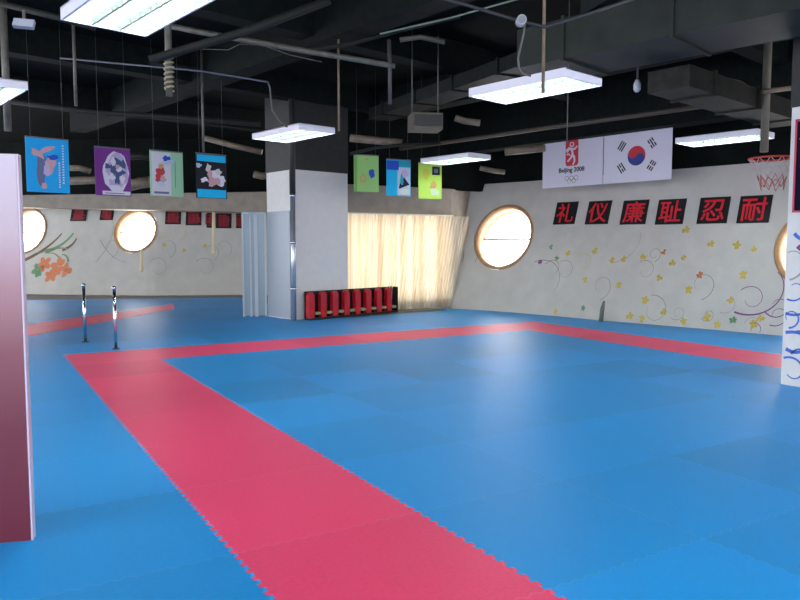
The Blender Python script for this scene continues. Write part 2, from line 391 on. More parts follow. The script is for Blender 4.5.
field([(xd, y0), (11.9, y0), (11.6, 4.4), (11.25, 6.6), (11.0, 7.9), (10.52, 10.0), (10.3, 11.3), (10.08, 12.3), (9.82, 13.05), (9.55, 13.65), (xd, 13.6), (xd, yb)]+eR+[(xd, y0)], BLUE, 'puzzle_mat_field', 'narrow blue foam mats between the right red strip and the right wall')
a, b, c, d = on(-40, 349), on(160, 311.5), on(160, 306), on(-40, 334)
def ext(p, q, k): return p+(q-p)*k
mb = MB(); pts = [(p.x, p.y) for p in (a, ext(a, b, 1.12), ext(d, c, 1.1), d)]
mb.prism(pts, Vector((0, 0, .0)), Vector((1, 0, 0)), Vector((0, 1, 0)), UP, .004, RED)
tag(mb.build('puzzle_mat_strip'), 'slanting red mat strip at the far left, behind the two chrome posts', 'floor mat')

# ================================================================ PILLARS
Y1 = Vector((0, 1, 0)); X1 = Vector((1, 0, 0))
def pillar(x0, x1, y0_, y1, zt, n, extra=None, rot=False):
    e = bpy.data.objects.new('pillar', None); e.location = ((x0+x1)/2, (y0_+y1)/2, 0); C.objects.link(e)
    c = ((x0+x1)/2, (y0_+y1)/2); A_ = (X1, Y1, UP)
    if rot: cc = PC0+VD*(x1-x0)/2+UD*(y1-y0_)/2; c = (cc.x, cc.y); A_ = (VD, UD, UP); e.location = cc
    m = MB(); m.box((*c, zt/2), (x1-x0, y1-y0_, zt), PILW, A_)
    if extra: extra(m)
    m.build('pillar_shaft', e)
    m = MB(); m.box((*c, (zt+CEIL)/2), (x1-x0+.02, y1-y0_+.02, CEIL-zt), DARK2, A_); m.build('pillar_dark_top', e)
    return e
px0, py0 = 5.44, 13.0
PW = (PC1-PC0).length; PD = .98
pc = pillar(0, PW, 0, PD, 2.93, 1, rot=True); struct(pc)

Y1 = Vector((0, 1, 0)); X1 = Vector((1, 0, 0))
rx0, ry1 = 7.27, 4.33
def flour(m):
    def w_(pts, wd, mm):
        for q in ribbon(pts, wd): m.face([Vector((rx0-.004, ry1-a, b)) for a, b in q], mm)
    def cu(a0, z0_, L, an, wd, turn, mm=BLV, n=16):
        pts = [(a0, z0_)]
        for k in range(n):
            an += turn/n*(1+1.5*k/n); pts.append((pts[-1][0]+L/n*math.cos(an), pts[-1][1]+L/n*math.sin(an)))
        w_(pts, wd, mm)
    cu(.02, .75, .5, -.3, .03, 1.5); cu(.03, .55, .55, .3, .035, -1.4); cu(.06, .6, .4, .0, .02, 3); cu(.04, .38, .5, -.6, .04, 2.4); cu(.02, .28, .5, .5, .025, -2.6); cu(.1, .33, .4, 1.2, .02, -3)
    cu(.12, 1.45, .35, -.9, .05, 2, VIO); cu(.08, 1.58, .3, -1, .04, 1.5, BLV); cu(.03, .9, .4, -.5, .02, 2.5)
    cu(.2, 1.5, .4, -.9, .05, 2, BLV); cu(.05, 1.1, .5, .2, .02, 2, GRYV); cu(.3, .5, .5, .4, .03, 2)
pr = pillar(rx0, rx0+.9, ry1-.95, ry1, 2.86, 2, flour); struct(pr)

# black notice board on the right pillar
yb0, yb1, zb0, zb1 = ry1-.72, ry1-.07, 1.80, 2.72
bd = thing('notice_board', (rx0-.02, (yb0+yb1)/2, zb0), 'black notice board with red edging and white characters high on the right pillar', 'notice board')
m = MB(); m.box((rx0-.011, (yb0+yb1)/2, (zb0+zb1)/2), (.022, yb1-yb0, zb1-zb0), K('navy_black_board', (.008, .007, .02), rough=.9, spec=.1)); bo_ = m.build('board', bd)
m = MB()
for (cy, cz, sy, sz) in (((yb0+yb1)/2, zb0, yb1-yb0+.02, .018), ((yb0+yb1)/2, zb1, yb1-yb0+.02, .025), (yb0, (zb0+zb1)/2, .018, zb1-zb0), (yb1, (zb0+zb1)/2, .018, zb1-zb0)): m.box((rx0-.016, cy, cz), (.032, sy, sz), K('red_edging', (.5, .02, .07), rough=.4))
m.build('edging', bo_)
for col in range(3):
    for k in range(5):
        m = MB()
        cy = yb1-.075-col*.13; cz = 2.62-k*.085
        for s_ in range(5):
            a_ = random.choice((0, 0, math.pi/2, .7)); L_ = random.uniform(.03, .055); ox, oz = random.uniform(-.018, .018), random.uniform(-.025, .025)
            m.box((rx0-.024, cy+ox, cz+oz), (.004, L_, .008), K('white_lettering', (.8, .8, .8)), (X1, (Y1*math.cos(a_)+UP*math.sin(a_)), (UP*math.cos(a_)-Y1*math.sin(a_))))
        m.build('character', bo_)

# corner pipe of the middle pillar
pp = PC0-VD*.05-UD*.04
dp = thing('downpipe', pp, 'corner pipe of the middle pillar, dark above and silvery below', 'pipe')
m = MB(); m.tube([pp, pp+UP*2.45], .05, K('silver_pipe', (.5, .54, .6), rough=.25, metal=.7), 14); m.build('lower_pipe', dp)
m = MB(); m.tube([pp+UP*2.45, pp+UP*CEIL], .06, DARK2, 14); m.build('upper_pipe', dp)
for z in (.6, 1.5, 2.4): m = MB(); m.tube([pp+UP*z, pp+UP*(z+.04)], .07, CHR, 14); m.build('pipe_clip', dp)
# mirror on its left face, glass panels beside it
MIR = K('blue_tinted_mirror', (.28, .33, .38), rough=.4, metal=.1)
m = MB(); m.box(PC0-VD*.012+UD*PD*.55+UP*1.08, (.02, PD*.85, 2.12), MIR, (VD, UD, UP)); tag(m.build('mirror'), 'pale blue mirror sheet covering the lower left face of the middle pillar', 'mirror')
ga = PC0+UD*(PD+.05)-VD*.02; gb = on(244, 316.6); gp = thing('glass_partition', (ga+gb)/2, 'narrow bluish glass partition with pale upright frames left of the middle pillar', 'partition')
gd = (gb-ga).normalized(); gn = gd.cross(UP); gl = (gb-ga).length
m = MB(); m.box((ga+gb)/2+UP*1.07, (gl, .012, 2.1), K('blue_glass', (.22, .31, .36), rough=.25), (gd, gn, UP)); m.build('glass_pane', gp)
FRM = K('pale_aluminium', (.40, .46, .50), rough=.4)
for k in (0, .42, .66, 1):
    m = MB(); m.box(ga+gd*gl*k+UP*1.07, (.035 if k != .42 else .07, .05, 2.14), FRM, (gd, gn, UP)); m.build('frame_post', gp)
m = MB(); m.box((ga+gb)/2+UP*2.12, (gl, .05, .04), FRM, (gd, gn, UP)); m.build('top_rail', gp)

# ================================================================ CURTAIN / BLINDS
m = MB(); n = 260; rows = 2; CUR = mat('cream_blind_fabric', (.80, .68, .48), rough=.8)
nt = CUR.node_tree; tr = nt.nodes.new('ShaderNodeBsdfTranslucent'); tr.inputs[0].default_value = (.9, .78, .58, 1); mxs = nt.nodes.new('ShaderNodeMixShader'); mxs.inputs[0].default_value = .55
nt.links.new(nt.nodes['Principled BSDF'].outputs[0], mxs.inputs[1]); nt.links.new(tr.outputs[0], mxs.inputs[2]); nt.links.new(mxs.outputs[0], nt.nodes['Material Output'].inputs[0])
tcn = nt.nodes.new('ShaderNodeTexCoord'); mp = nt.nodes.new('ShaderNodeMapping'); mp.inputs['Scale'].default_value = (3, 3, .02); nz_ = nt.nodes.new('ShaderNodeTexNoise'); nz_.inputs['Scale'].default_value = 2.2; nz_.inputs['Detail'].default_value = 6
rp = nt.nodes.new('ShaderNodeValToRGB'); rp.color_ramp.elements[0].position = .35; rp.color_ramp.elements[1].position = .65; rp.color_ramp.elements[0].color = (.62, .53, .40, 1); rp.color_ramp.elements[1].color = (.92, .87, .76, 1)
nt.links.new(tcn.outputs['Object'], mp.inputs[0]); nt.links.new(mp.outputs[0], nz_.inputs['Vector']); nt.links.new(nz_.outputs['Fac'], rp.inputs[0]); nt.links.new(rp.outputs[0], tr.inputs[0])
nt.links.new(rp.outputs[0], nt.nodes['Principled BSDF'].inputs['Base Color'])
prev = None
zt_ = 2.13
for i in range(n+1):
    d0 = .03+(Lc-.09)*i/n; off = .075+.022*math.sin(i*.95)+.008*math.sin(i*.31)
    sl = (WR.lean*.98) if False else .30
    col = []
    for z in (.04, zt_):
        dd = d0+(z/zt_)*.50*(i/n)
        col.append(m.b.verts.new(WC.p[0]+t*dd+nn*off+UP*z))
    if prev: f = m.b.faces.new((prev[0], col[0], col[1], prev[1])); f.material_index = m.mi(CUR); f.smooth = True
    prev = col
cur = thing('curtain', WC.p[0]+t*1.6, 'cream pleated curtain glowing with daylight between pillar and porthole', 'curtain')
m.build('curtain_fabric', cur)
m = MB(); m.box(WC.p[0]+t*(Lc/2+.1)+nn*.075+UP*2.145, (Lc-.2, .05, .03), K('curtain_rail', (.7, .66, .58)), (t, nn, UP)); m.build('curtain_rail', cur)

# ================================================================ RED PADS IN A LOW RACK
ra = on(310, 320.6); rb = on(398, 312); rd = (rb-ra).normalized(); rn = Vector((-rd.y, rd.x, 0)); rl = (rb-ra).length; hk = .56
rk = thing('low_rack', ra, 'low black rack holding red pads at the foot of pillar and curtain', 'rack')
def rbx(mm, d0, d1, o0, o1, z0, z1, mt): mm.box(ra+rd*(d0+d1)/2+rn*(o0+o1)/2+UP*(z0+z1)/2, (d1-d0, o1-o0, z1-z0), mt, (rd, rn, UP))
m = MB(); rbx(m, 0, rl, 0, .17, 0, .04, BLK); m.build('base_shelf', rk)
m = MB(); rbx(m, 0, rl, .155, .17, .04, hk, BLK); m.build('back_panel', rk)
for s_ in (rl-.02,):
    m = MB(); rbx(m, s_, s_+.02, 0, .155, .04, hk, BLK); m.build('end_panel', rk)
PAD = K('red_vinyl_pad', (.5, .008, .02), rough=.4, noise=.15)
RKN = 0
names = ['leftmost', 'second', 'third', 'fourth', 'fifth', 'sixth', 'seventh', 'eighth', 'ninth', 'tenth']
npd = 8; pitch = rl/npd
for i in range(npd):
    w_ = pitch*.46; d0 = .0+i*pitch; o_ = ra+rd*(d0+w_/2)+rn*.08+UP*.04; h_ = hk-.06
    e = thing('kick_pad', o_, 'upright red pad in the low rack, %s from the pillar end' % ('the ' + names[i]) if i else 'upright red pad at the pillar end of the low rack', 'pad', 'red pads in the low rack')
    m = MB(); prof = [(-w_/2, .02), (-w_/2+.02, 0), (w_/2-.02, 0), (w_/2, .02), (w_/2, h_-.05), (w_/2-.04, h_), (-w_/2+.04, h_), (-w_/2, h_-.05)]
    m.prism(prof, o_-rn*.055, rd, UP, rn, .1, PAD); m.build('pad_body', e)
    m = MB(); rbx(m, d0+w_*1.15, d0+pitch*.95, .03, .12, .1, .15, K('olive_block', (.3, .32, .14))); rbx(m, d0+w_*1.6, d0+w_*1.7, .05, .12, .04, .1, BLK); m.build('divider', rk)

# ================================================================ PLAQUES WITH CHARACTERS
def plaque(W, px, py, wd, ht, ch, label, group):
    d, z = W.find(px, py); t_, u_, n_ = W.frame(d); c = W.at(d, z)
    e = thing('plaque', c, label, 'plaque', group)
    m = MB(); m.box(c+n_*.014, (wd, .024, ht), BLK, (t_, n_, u_)); m.build('board', e)
    if ch: glyphs(ch, c+n_*.027, t_, u_, n_, .46, REDP, bold=.005, name='character', parent=e)
    else:
        m = MB()
        for k in range(8):
            y_ = -ht*.36+ht*.72*k/7; L_ = wd*random.uniform(.45, .8); o_ = random.uniform(-.04, .04)
            m.box(c+n_*.029+t_*o_+u_*y_, (L_, .005, .03), K('faded_red', (.3, .015, .03)), (t_, n_, u_))
        for k in range(3): m.box(c+n_*.031+t_*(-.13+.13*k)+u_*random.uniform(-.03, .03), (.035, .005, ht*.7), K('faded_red', (.3, .015, .03)), (t_, n_, u_))
        m.build('character', e)
rp_ = [('礼', 565.3, 213.4, 'first of six, nearest the porthole'), ('仪', 599.3, 212.8, 'second of six, below the emblem banner'), ('廉', 635.8, 212.5, 'third of six, below the flag banner'), ('耻', 671, 212, 'fourth of six, below flag banner end'), ('忍', 713, 210.6, 'fifth of six, under the long ceiling light'), ('耐', 755, 209.5, 'sixth of six, below the basketball net')]
for ch, px, py, w_ in rp_: plaque(WR, px, py, .54, .5, ch, 'black plaque with red %s character on right wall, %s' % (ch, w_), 'six character plaques on the right wall')
for px, py, wd, ww in ((79, 215, .52, 'just right of the leftmost porthole'), (107, 214, .42, 'just left of the second porthole'), (173, 217, .46, 'just right of the second porthole'), (194, 218, .46, 'second right of the second porthole'), (211, 220.5, .22, 'narrow one behind the pale hanging cord'), (224.5, 221, .46, 'right of the pale hanging cord'), (240.5, 221, .3, 'last one, beside the glass partition')):
    plaque(WL, px, py, wd, .47 if px > 120 else .4, None, 'small red and black plaque on far left wall, %s' % ww, 'plaques on the far left wall')

# pale hanging strips on the far left wall
for px, ya_, yb_, lab in ((141.5, 249, 268, 'pale cord hanging below the second porthole on the left wall'), (213.5, 212, 250, 'pale yellow cord hanging over the plaques on the left wall')):
    a = far(px, ya_, 20.6); b = far(px, yb_, 20.6); m = MB(); m.tube([b, a], .045, K('pale_cream_cord', (.7, .62, .42)), 8); m.tube([b-UP*.12, b], [.03, .07], K('pale_cream_cord', (.7, .62, .42)), 8); tag(m.build('string', loc=b), lab, 'cord')

b = on(601, 321.6); m = MB(); tp = b+UP*.4+R*.05-VD*.0; m.tube([b+UP*.0, b+UP*.25+R*.02, tp], [.045, .04, .02], K('grey_green_bag', (.12, .15, .12), rough=.7), 12)
tag(m.build('furled_umbrella', loc=b), 'short dark grey green furled umbrella leaning at the foot of the right wall', 'umbrella')
# ================================================================ POSTS, LEFT PANEL
for (px, py, lab) in ((85.5, 342, 'left one of two slim chrome posts standing on the blue mats'), (116, 349, 'right and nearer one of two slim chrome posts standing on the blue mats')):
    b = on(px, py); e = thing('chrome_post', b, lab, 'post', 'two chrome posts')
    m = MB(); m.tube([b, b+UP*.85], .022, CHR, 14); pt_ = m.build('post_tube', e)
    m = MB(); m.tube([b, b+UP*.012], .05, K('dark_foot', (.05, .05, .06)), 16); m.build('foot', e)
    m = MB(); m.tube([b+UP*.85, b+UP*.87, b+UP*.89], [.034, .034, .015], CHR, 14); m.build('cap', pt_)
lb = on(33, 540.5); ld = (on(0, 543.5)-lb).normalized(); ln_ = Vector((-ld.y, ld.x, 0)); ln_ = ln_ if ln_.dot(FH) > 0 else -ln_
PH = 1.885
lp = thing('standing_panel', lb+ld*.45, 'tall glossy panel at the left edge, painted reflection fading from pale lilac to dark red', 'panel')
GR = mat('lilac_to_red_reflection', (.5, .1, .15), rough=.35); nt = GR.node_tree  # blurred reflection of red mats and pale wall, painted as a colour ramp
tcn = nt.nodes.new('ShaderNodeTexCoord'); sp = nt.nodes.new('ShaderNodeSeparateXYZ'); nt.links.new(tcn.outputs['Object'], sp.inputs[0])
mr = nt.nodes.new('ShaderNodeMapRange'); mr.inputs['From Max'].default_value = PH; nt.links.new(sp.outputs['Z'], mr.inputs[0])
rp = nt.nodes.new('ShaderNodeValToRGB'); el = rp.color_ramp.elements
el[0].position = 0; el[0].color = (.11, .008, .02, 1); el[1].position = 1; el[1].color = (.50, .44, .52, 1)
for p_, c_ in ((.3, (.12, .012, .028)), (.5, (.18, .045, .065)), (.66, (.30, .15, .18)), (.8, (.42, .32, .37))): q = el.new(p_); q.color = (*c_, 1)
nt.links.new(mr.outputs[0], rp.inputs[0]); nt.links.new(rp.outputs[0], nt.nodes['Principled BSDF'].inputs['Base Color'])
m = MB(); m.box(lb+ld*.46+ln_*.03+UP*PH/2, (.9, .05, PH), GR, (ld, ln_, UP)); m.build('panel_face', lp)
m = MB(); m.box(lb+ld*.004+ln_*.03+UP*PH/2, (.008, .056, PH), K('white_panel_edge', (.5, .42, .52), rough=.3), (ld, ln_, UP)); m.build('edge_strip', lp)
# ================================================================ LAMPS
def sub(o, par): o.parent = par; return o
def lamp_proto():
    e = thing('ceiling_light', (0, 0, 0), '', 'ceiling light')
    m = MB(); L, W_, H = 1.2, .6, .085
    m.box((0, 0, H-.006), (L, W_, .012), HOUS)
    for s_ in (-1, 1):
        m.box((s_*(L/2-.008), 0, H/2), (.016, W_, H), HOUS); m.box((0, s_*(W_/2-.008), H/2), (L-.03, .016, H), HOUS)
    hs = m.build('housing'); hs.parent = e
    for y_ in (-.19, 0, .19):
        m = MB(); m.tube([(-.57, y_, .05), (.57, y_, .05)], .014, TUBM, 10); m.build('tube').parent = hs
    m = MB()
    for y_ in (-.095, .095): m.box((0, y_, .03), (L-.04, .014, .055), LOUV)
    for k in range(1, 14): m.box((-L/2+L*k/14, 0, .025), (.006, W_-.035, .045), LOUV)
    m.build('louvre_grille').parent = hs
    m = MB(); m.box((0, 0, H+.01), (.9, .12, .02), K('junction_plate', (.3, .3, .32))); m.build('mounting_plate').parent = e
    return e
def place(proto, loc, rz, label, group, first):
    if first: r = proto
    else:
        r = proto.copy(); C.objects.link(r)
        for c_ in list(proto.children):
            k = c_.copy(); C.objects.link(k); k.parent = r
            for g_ in list(c_.children): q = g_.copy(); C.objects.link(q); q.parent = k
    r.location = loc; r.rotation_euler = (0, 0, rz); r['label'] = label; r['group'] = group; r['category'] = 'ceiling light'
    return r
lamp = lamp_proto(); LA = math.atan2(UD.y, UD.x)
off = UD*.6-VD*.3
pF = on(28, 90, 3.0)+UD*.6-VD*.3
L_ = [(Vector((4.92, 5.61, 3)), 'louvred ceiling light hanging left of the flag banner, in front of the thin rod'), (Vector((3.98, 9.62, 3)), 'louvred ceiling light hanging above the middle pillar'),
      (Vector((9.64, 6.76, 3)), 'louvred ceiling light hanging between the flag banner and the basketball hoop'), (Vector((7.68, 10.87, 3)), 'small distant ceiling light above the curtain, beside the lime green poster'),
      (Vector((1.0, 5.0, 3)), 'large bright ceiling light at the top left of the picture'), (pF, 'ceiling light cut off by the left edge above the standing panel')]
for k in range(2): pass
for i, (p_, lab) in enumerate(L_): place(lamp, p_, LA, lab, 'hanging louvred ceiling lights', i == 0)
for p_ in ((-2.8, -.5), (1.4, .6), (5.6, 1.2), (2.0, -3.2), (-2.2, 3.6), (6.6, -2.6)):  # unseen fixtures outside the frame, added to light the near part of the room
    place(lamp, (p_[0], p_[1], 3), LA, 'unseen louvred ceiling light added behind the camera', 'added ceiling lights behind the camera', False)
# ---- suspension wires, rods and cords
def rod(px, ya_, yb_, d, r, m_, name, lab, cat, clampz=True):
    a = far(px[0], ya_, d); b = far(px[1], yb_, d); a.z = min(a.z, CEIL)
    if ya_ <= 0 or px[0] in (338.5, 76.5, 8.5, 567, 204, 764): a = Vector((b.x, b.y, CEIL))
    mm = MB(); mm.tube([b, a], r, m_, 8); return tag(mm.build(name, loc=b), lab, cat)
rod((544, 543), 0, 93, 5.9, .013, RUST, 'hanging_rod', 'long thin brown rod hanging in front of the light left of the flag banner', 'rod')
rod((338.5, 339), 67, 131, 9.6, .016, RUST, 'hanging_rod', 'thin rusty rod at the right end of the light over the middle pillar', 'rod')
rod((76.5, 76), 42, 106, 9.5, .02, PALE, 'hanging_rod', 'thin pale rod hanging left of the wrapped pole', 'rod')
rod((204, 203.5), 92, 152, 12, .02, PALE, 'hanging_rod', 'thin faint rod above the cyan and black poster', 'rod')
rod((567, 567), 92, 143, 8, .006, PALE, 'string', 'fine pale cord hanging above the emblem banner', 'cord')
rod((8.5, 8), 100, 131, 8.5, .04, PALE, 'hanging_pole', 'short pale pole under the light at the left edge', 'pole')
rod((764, 764), 96, 152, 9.2, .05, K('brown_grey_pole', (.13, .12, .09), rough=.6), 'hanging_pole', 'brown grey pole hanging in front of the light near the basketball hoop', 'pole')
b = far(169.5, 96, 8.5); a = far(170.5, 20, 8.5); e = thing('wrapped_pole', b, 'thick pale pole with twisted wrapping hanging below the large light', 'pole')
m = MB(); m.tube([b, Vector((b.x, b.y, CEIL))], .04, PALE, 12); pt_ = m.build('pole_tube', e)
m = MB(); m.tube([b+Vector((.05*math.cos(k*.8), .05*math.sin(k*.8), .06+k*.007)) for k in range(64)], .012, K('tan_rope', (.4, .34, .2)), 6); m.build('rope', pt_)
def cable(pts, d, r, m_, lab, name='cable', cat='cable'):
    P_ = [far(x, y, dd) for (x, y), dd in zip(pts, d if isinstance(d, (list, tuple)) else [d]*len(pts))]
    for p_ in P_: p_.z = min(p_.z, CEIL-.01)
    mm = MB(); mm.tube(P_, r, m_, 8); return tag(mm.build(name, loc=P_[0]), lab, cat)
cable([(525, 24), (524, 32), (521, 45), (518, 58), (519, 68), (523, 74), (531, 76)], 5.6, .008, CORD, 'grey flex looping down from the junction box to the light left of the flag banner')
cable([(268, 82), (270, 88), (271, 100), (272, 110), (278, 119), (287, 127)], 9.8, .012, CORD, 'grey flex dropping to the light over the middle pillar')
bj = far(521, 21, 5.6); e = thing('junction_box', bj, 'small round grey junction box on the conduit left of the brown rod', 'junction box')
m = MB(); m.tube([bj-FH*.04, bj+FH*.04], .038, K('grey_plastic', (.32, .34, .36)), 16); m.build('box_body', e)
m = MB(); m.tube([bj-FH*.05, bj-FH*.04], .028, K('grey_plastic2', (.2, .22, .24)), 12); m.build('box_lid', e)
# pipes & conduits
cable([(160, 24), (200, 32), (300, 50), (395, 66)], [9, 9, 9, 9], .035, PALE, 'brownish pipe crossing the ceiling from the large light towards the right', 'ceiling_pipe', 'pipe')
cable([(60, 58), (200, 71), (262, 81), (268, 82)], [10.5, 10.2, 9.8, 9.8], .012, K('blue_grey_conduit', (.08, .095, .14), rough=.4), 'thin blue grey conduit leading to the light over the middle pillar', 'conduit', 'conduit')
cable([(380, 34), (450, 18), (525, -3)], 6.2, .008, K('green_grey_conduit', (.12, .16, .12)), 'thin greenish conduit rising to the top edge left of the brown rod', 'conduit', 'conduit')
cable([(420, -8), (470, 6), (516, 20), (545, 27), (585, 15), (640, -4)], 5.65, .014, K('dark_conduit', (.02, .022, .026)), 'dark conduit sagging through the round junction box', 'conduit', 'conduit')
cable([(200, 49), (228, 50), (240, 44), (262, 45), (290, 55), (322, 62)], 8.8, .005, PALE, 'thin slack pale wire under the brownish pipe', 'cable', 'cable')
cable([(300, 52), (350, 44), (400, 30), (460, 16)], 9.5, .03, K('dim_pipe', (.018, .02, .018), spec=.15), 'dim pipe running up to the right above the middle pillar', 'ceiling_pipe', 'pipe')
cable([(400, 149), (470, 139), (545, 128), (640, 115), (760, 98)], [15.5, 14.4, 13.3, 12.1, 10.8], .04, K('dim_brown_pipe', (.06, .048, .036)), 'brown pipe along the beam above the emblem and flag banners', 'ceiling_pipe', 'pipe')
cable([(400, 40), (420, 37), (445, 42)], 8.5, .03, K('dim_pipe2', (.05, .05, .04)), 'short bent pipe above the small light near the curtain', 'ceiling_pipe', 'pipe')
cable([(389, 40), (390, 70), (390, 104)], 9, .025, K('dim_pipe3', (.05, .05, .055)), 'grey vertical pipe drop right of the middle pillar', 'ceiling_pipe', 'pipe')
for (pts, d, r, lab) in (([(20, 40), (110, 58), (200, 70)], 12, .04, 'dim pipe above the blue poster'), ([(0, 100), (90, 112), (180, 118), (260, 124)], 13, .05, 'dim pipe running above the left posters'), ([(150, 60), (250, 30), (330, 0)], 8, .05, 'dim pipe slanting up right beside the large light'), ([(0, 3), (60, 18), (95, 28)], 7, .03, 'dim brown pipe in the top left corner'),
        ([(205, 138), (235, 146), (262, 152)], 15, .06, 'pale short pipe right of the cyan and black poster'), ([(70, 181), (95, 180), (115, 181)], 18, .1, 'pale duct end showing between the blue and purple posters'), ([(70, 168), (80, 168), (90, 171)], 17, .07, 'dim pale pipe between the blue and purple posters'), ([(128, 186), (140, 183), (150, 182)], 18, .14, 'pale pipe between the purple and green posters'), ([(128, 157), (140, 156), (152, 158)], 17, .08, 'grey pipe above the gap between the purple and green posters'),
        ([(254, 174), (262, 176), (268, 175)], 16, .08, 'small pale pipe stub left of the middle pillar'), ([(350, 138), (380, 141), (402, 143)], 13.5, .07, 'pale brown pipe right of the middle pillar top'), ([(350, 154), (375, 148), (400, 145), (440, 143)], 13.3, .03, 'thin brown pipe above the green poster'),
        ([(505, 152), (525, 150), (545, 148)], 13.6, .07, 'pale brown pipe left of the emblem banner'), ([(480, 168), (495, 171), (505, 172)], 14.5, .05, 'tan pipe stub below the small distant light'), ([(762, 92), (775, 90), (792, 88)], 9, .03, 'tan pipe stub beside the right pillar'), ([(728, 80), (740, 83), (755, 92)], 9.5, .03, 'tan bent pipe above the right ceiling light'),
        ([(455, 118), (465, 121), (480, 123)], 11, .05, 'dim tan pipe below the light left of the flag banner')):
    cable(pts, d, r, K('tan_pipe', (.15, .12, .085), rough=.6, noise=.3) if 'tan' in lab or 'pale' in lab else K('dim_pipe', (.018, .02, .018)), lab, 'ceiling_pipe', 'pipe')
# detector / small bulb
b = far(637, 92, 9); e = thing('ceiling_bulb', b, 'small white bulb hanging right of the flag banner light', 'bulb')
m = MB(); m.tube([b, b+UP*.03, b+UP*.09, b+UP*.13, b+UP*.15], [.02, .045, .045, .03, .02], K('white_glass_bulb', (.7, .72, .7), rough=.3), 12); m.build('bulb_glass', e)
m = MB(); m.tube([b+UP*.15, b+UP*.4], .012, CORD, 8); m.build('bulb_cord', e)
b = far(24, 24, 6); e = thing('ceiling_speaker', b, 'small pale tilted box in the top left corner of the ceiling', 'box')
m = MB(); m.box(b, (.15, .09, .06), K('pale_box', (.35, .37, .42)), (azdir(70), azdir(-20), (UP+R*.3).normalized())); m.build('box_body', e)
m = MB(); m.box(b+UP*.06, (.02, .02, .1), CORD); m.build('bracket', e)
b = far(425, 123, 11); e = thing('fan_coil_unit', b, 'greyish box unit under the ceiling left of the emblem banner', 'air unit')
m = MB(); m.box(b, (.46, .4, .24), K('dull_beige_box', (.1, .09, .07), rough=.6, noise=.2), (azdir(80), azdir(-10), UP)); m.build('unit_body', e)
for q in (-.2, .2): m = MB(); m.tube([b+azdir(80)*q+UP*.13, b+azdir(80)*q+UP*(CEIL-b.z)], .01, CORD, 6); m.build('hanger_rod', e)
m = MB(); m.box(b-azdir(-10)*.26, (.4, .02, .16), K('dull_grille', (.03, .03, .03)), (azdir(80), azdir(-10), UP)); m.build('grille', e)

# ---- ducts
def duct(c0, c1, wd, ht, label, m_=DUCT, step=1.2):
    dd = (c1-c0); L = dd.length; dd.normalize(); sd = dd.cross(UP).normalized(); e = thing('air_duct', (c0+c1)/2-UP*ht/2, label, 'air duct')
    mm = MB(); mm.box((c0+c1)/2, (L, wd, ht), m_, (dd, sd, UP)); mm.build('duct_body', e)
    k = step/2
    while k < L: mm = MB(); mm.box(c0+dd*k, (.04, wd+.05, ht+.05), m_, (dd, sd, UP)); mm.build('flange', e); k += step
z1 = 3.45
a = on(560, 82, z1); b = on(800, 37.5, z1)
dd = (b-a).normalized(); sd = Vector((-dd.y, dd.x, 0)); sd = sd if sd.dot(FH) < 0 else -sd       # towards the camera
duct(a+sd*.45+UP*.22, b+sd*.45+dd*2+UP*.22, .9, .42, 'wide grey green air duct running above the flag banner to the top right')
a2 = on(560, 58, 3.95); duct(on(380, 120, 3.92)+UP*.1, on(640, 32, 3.92)+UP*.1, .5, .2, 'dark air duct running above the light left of the flag banner', K('dark_duct', (.008, .011, .011), rough=.6, spec=.15, noise=.3))
a = on(668, 90, 3.2); duct(a+UP*.12, a+VD*3.6+UP*.12, .5, .24, 'low grey brown duct branch going back above the right ceiling light', K('brown_duct', (.022, .022, .018), rough=.6, spec=.15, noise=.3))
duct(on(600, 4, 3.92)+UP*.1, on(820, 26, 3.92)+UP*.1, .8, .2, 'upper grey air duct at the top right, above the wide duct', K('dark_duct2', (.013, .017, .018), rough=.6, spec=.15, noise=.3))
# ---- beams as part of the ceiling
def beam(a, b, wd, z0_, m_=DARK):
    mm = MB(); c_ = (a+b)/2; dd = (b-a); L = dd.length; dd.normalize(); mm.box((c_.x, c_.y, (z0_+CEIL)/2), (L, wd, CEIL-z0_-.002), m_, (dd, dd.cross(UP), UP)); o = mm.build('ceiling_beam'); o.parent = ceil; return o
org = Vector((4.6, 6, 0))
BM = K('beam_paint', (.006, .009, .0085), rough=.7, spec=.1, noise=.3)
for k in (-4.4, 0.2, 4.4): beam(org+VD*k-UD*9, org+VD*k+UD*(13 if k < 3 else 8), .35, 4.15, BM)
for k in (-4.5, -.5, 3.2, 6.8, 10.5): beam(org+UD*k-VD*8, org+UD*k+VD*6.4, .3, 4.25, BM)
BT = WR.base(1)+WR.out(1)*.2; 
beam(Vector((9.75, 13.9, 0)), Vector((11.6, 3.6, 0)), .4, 3.55, BM)

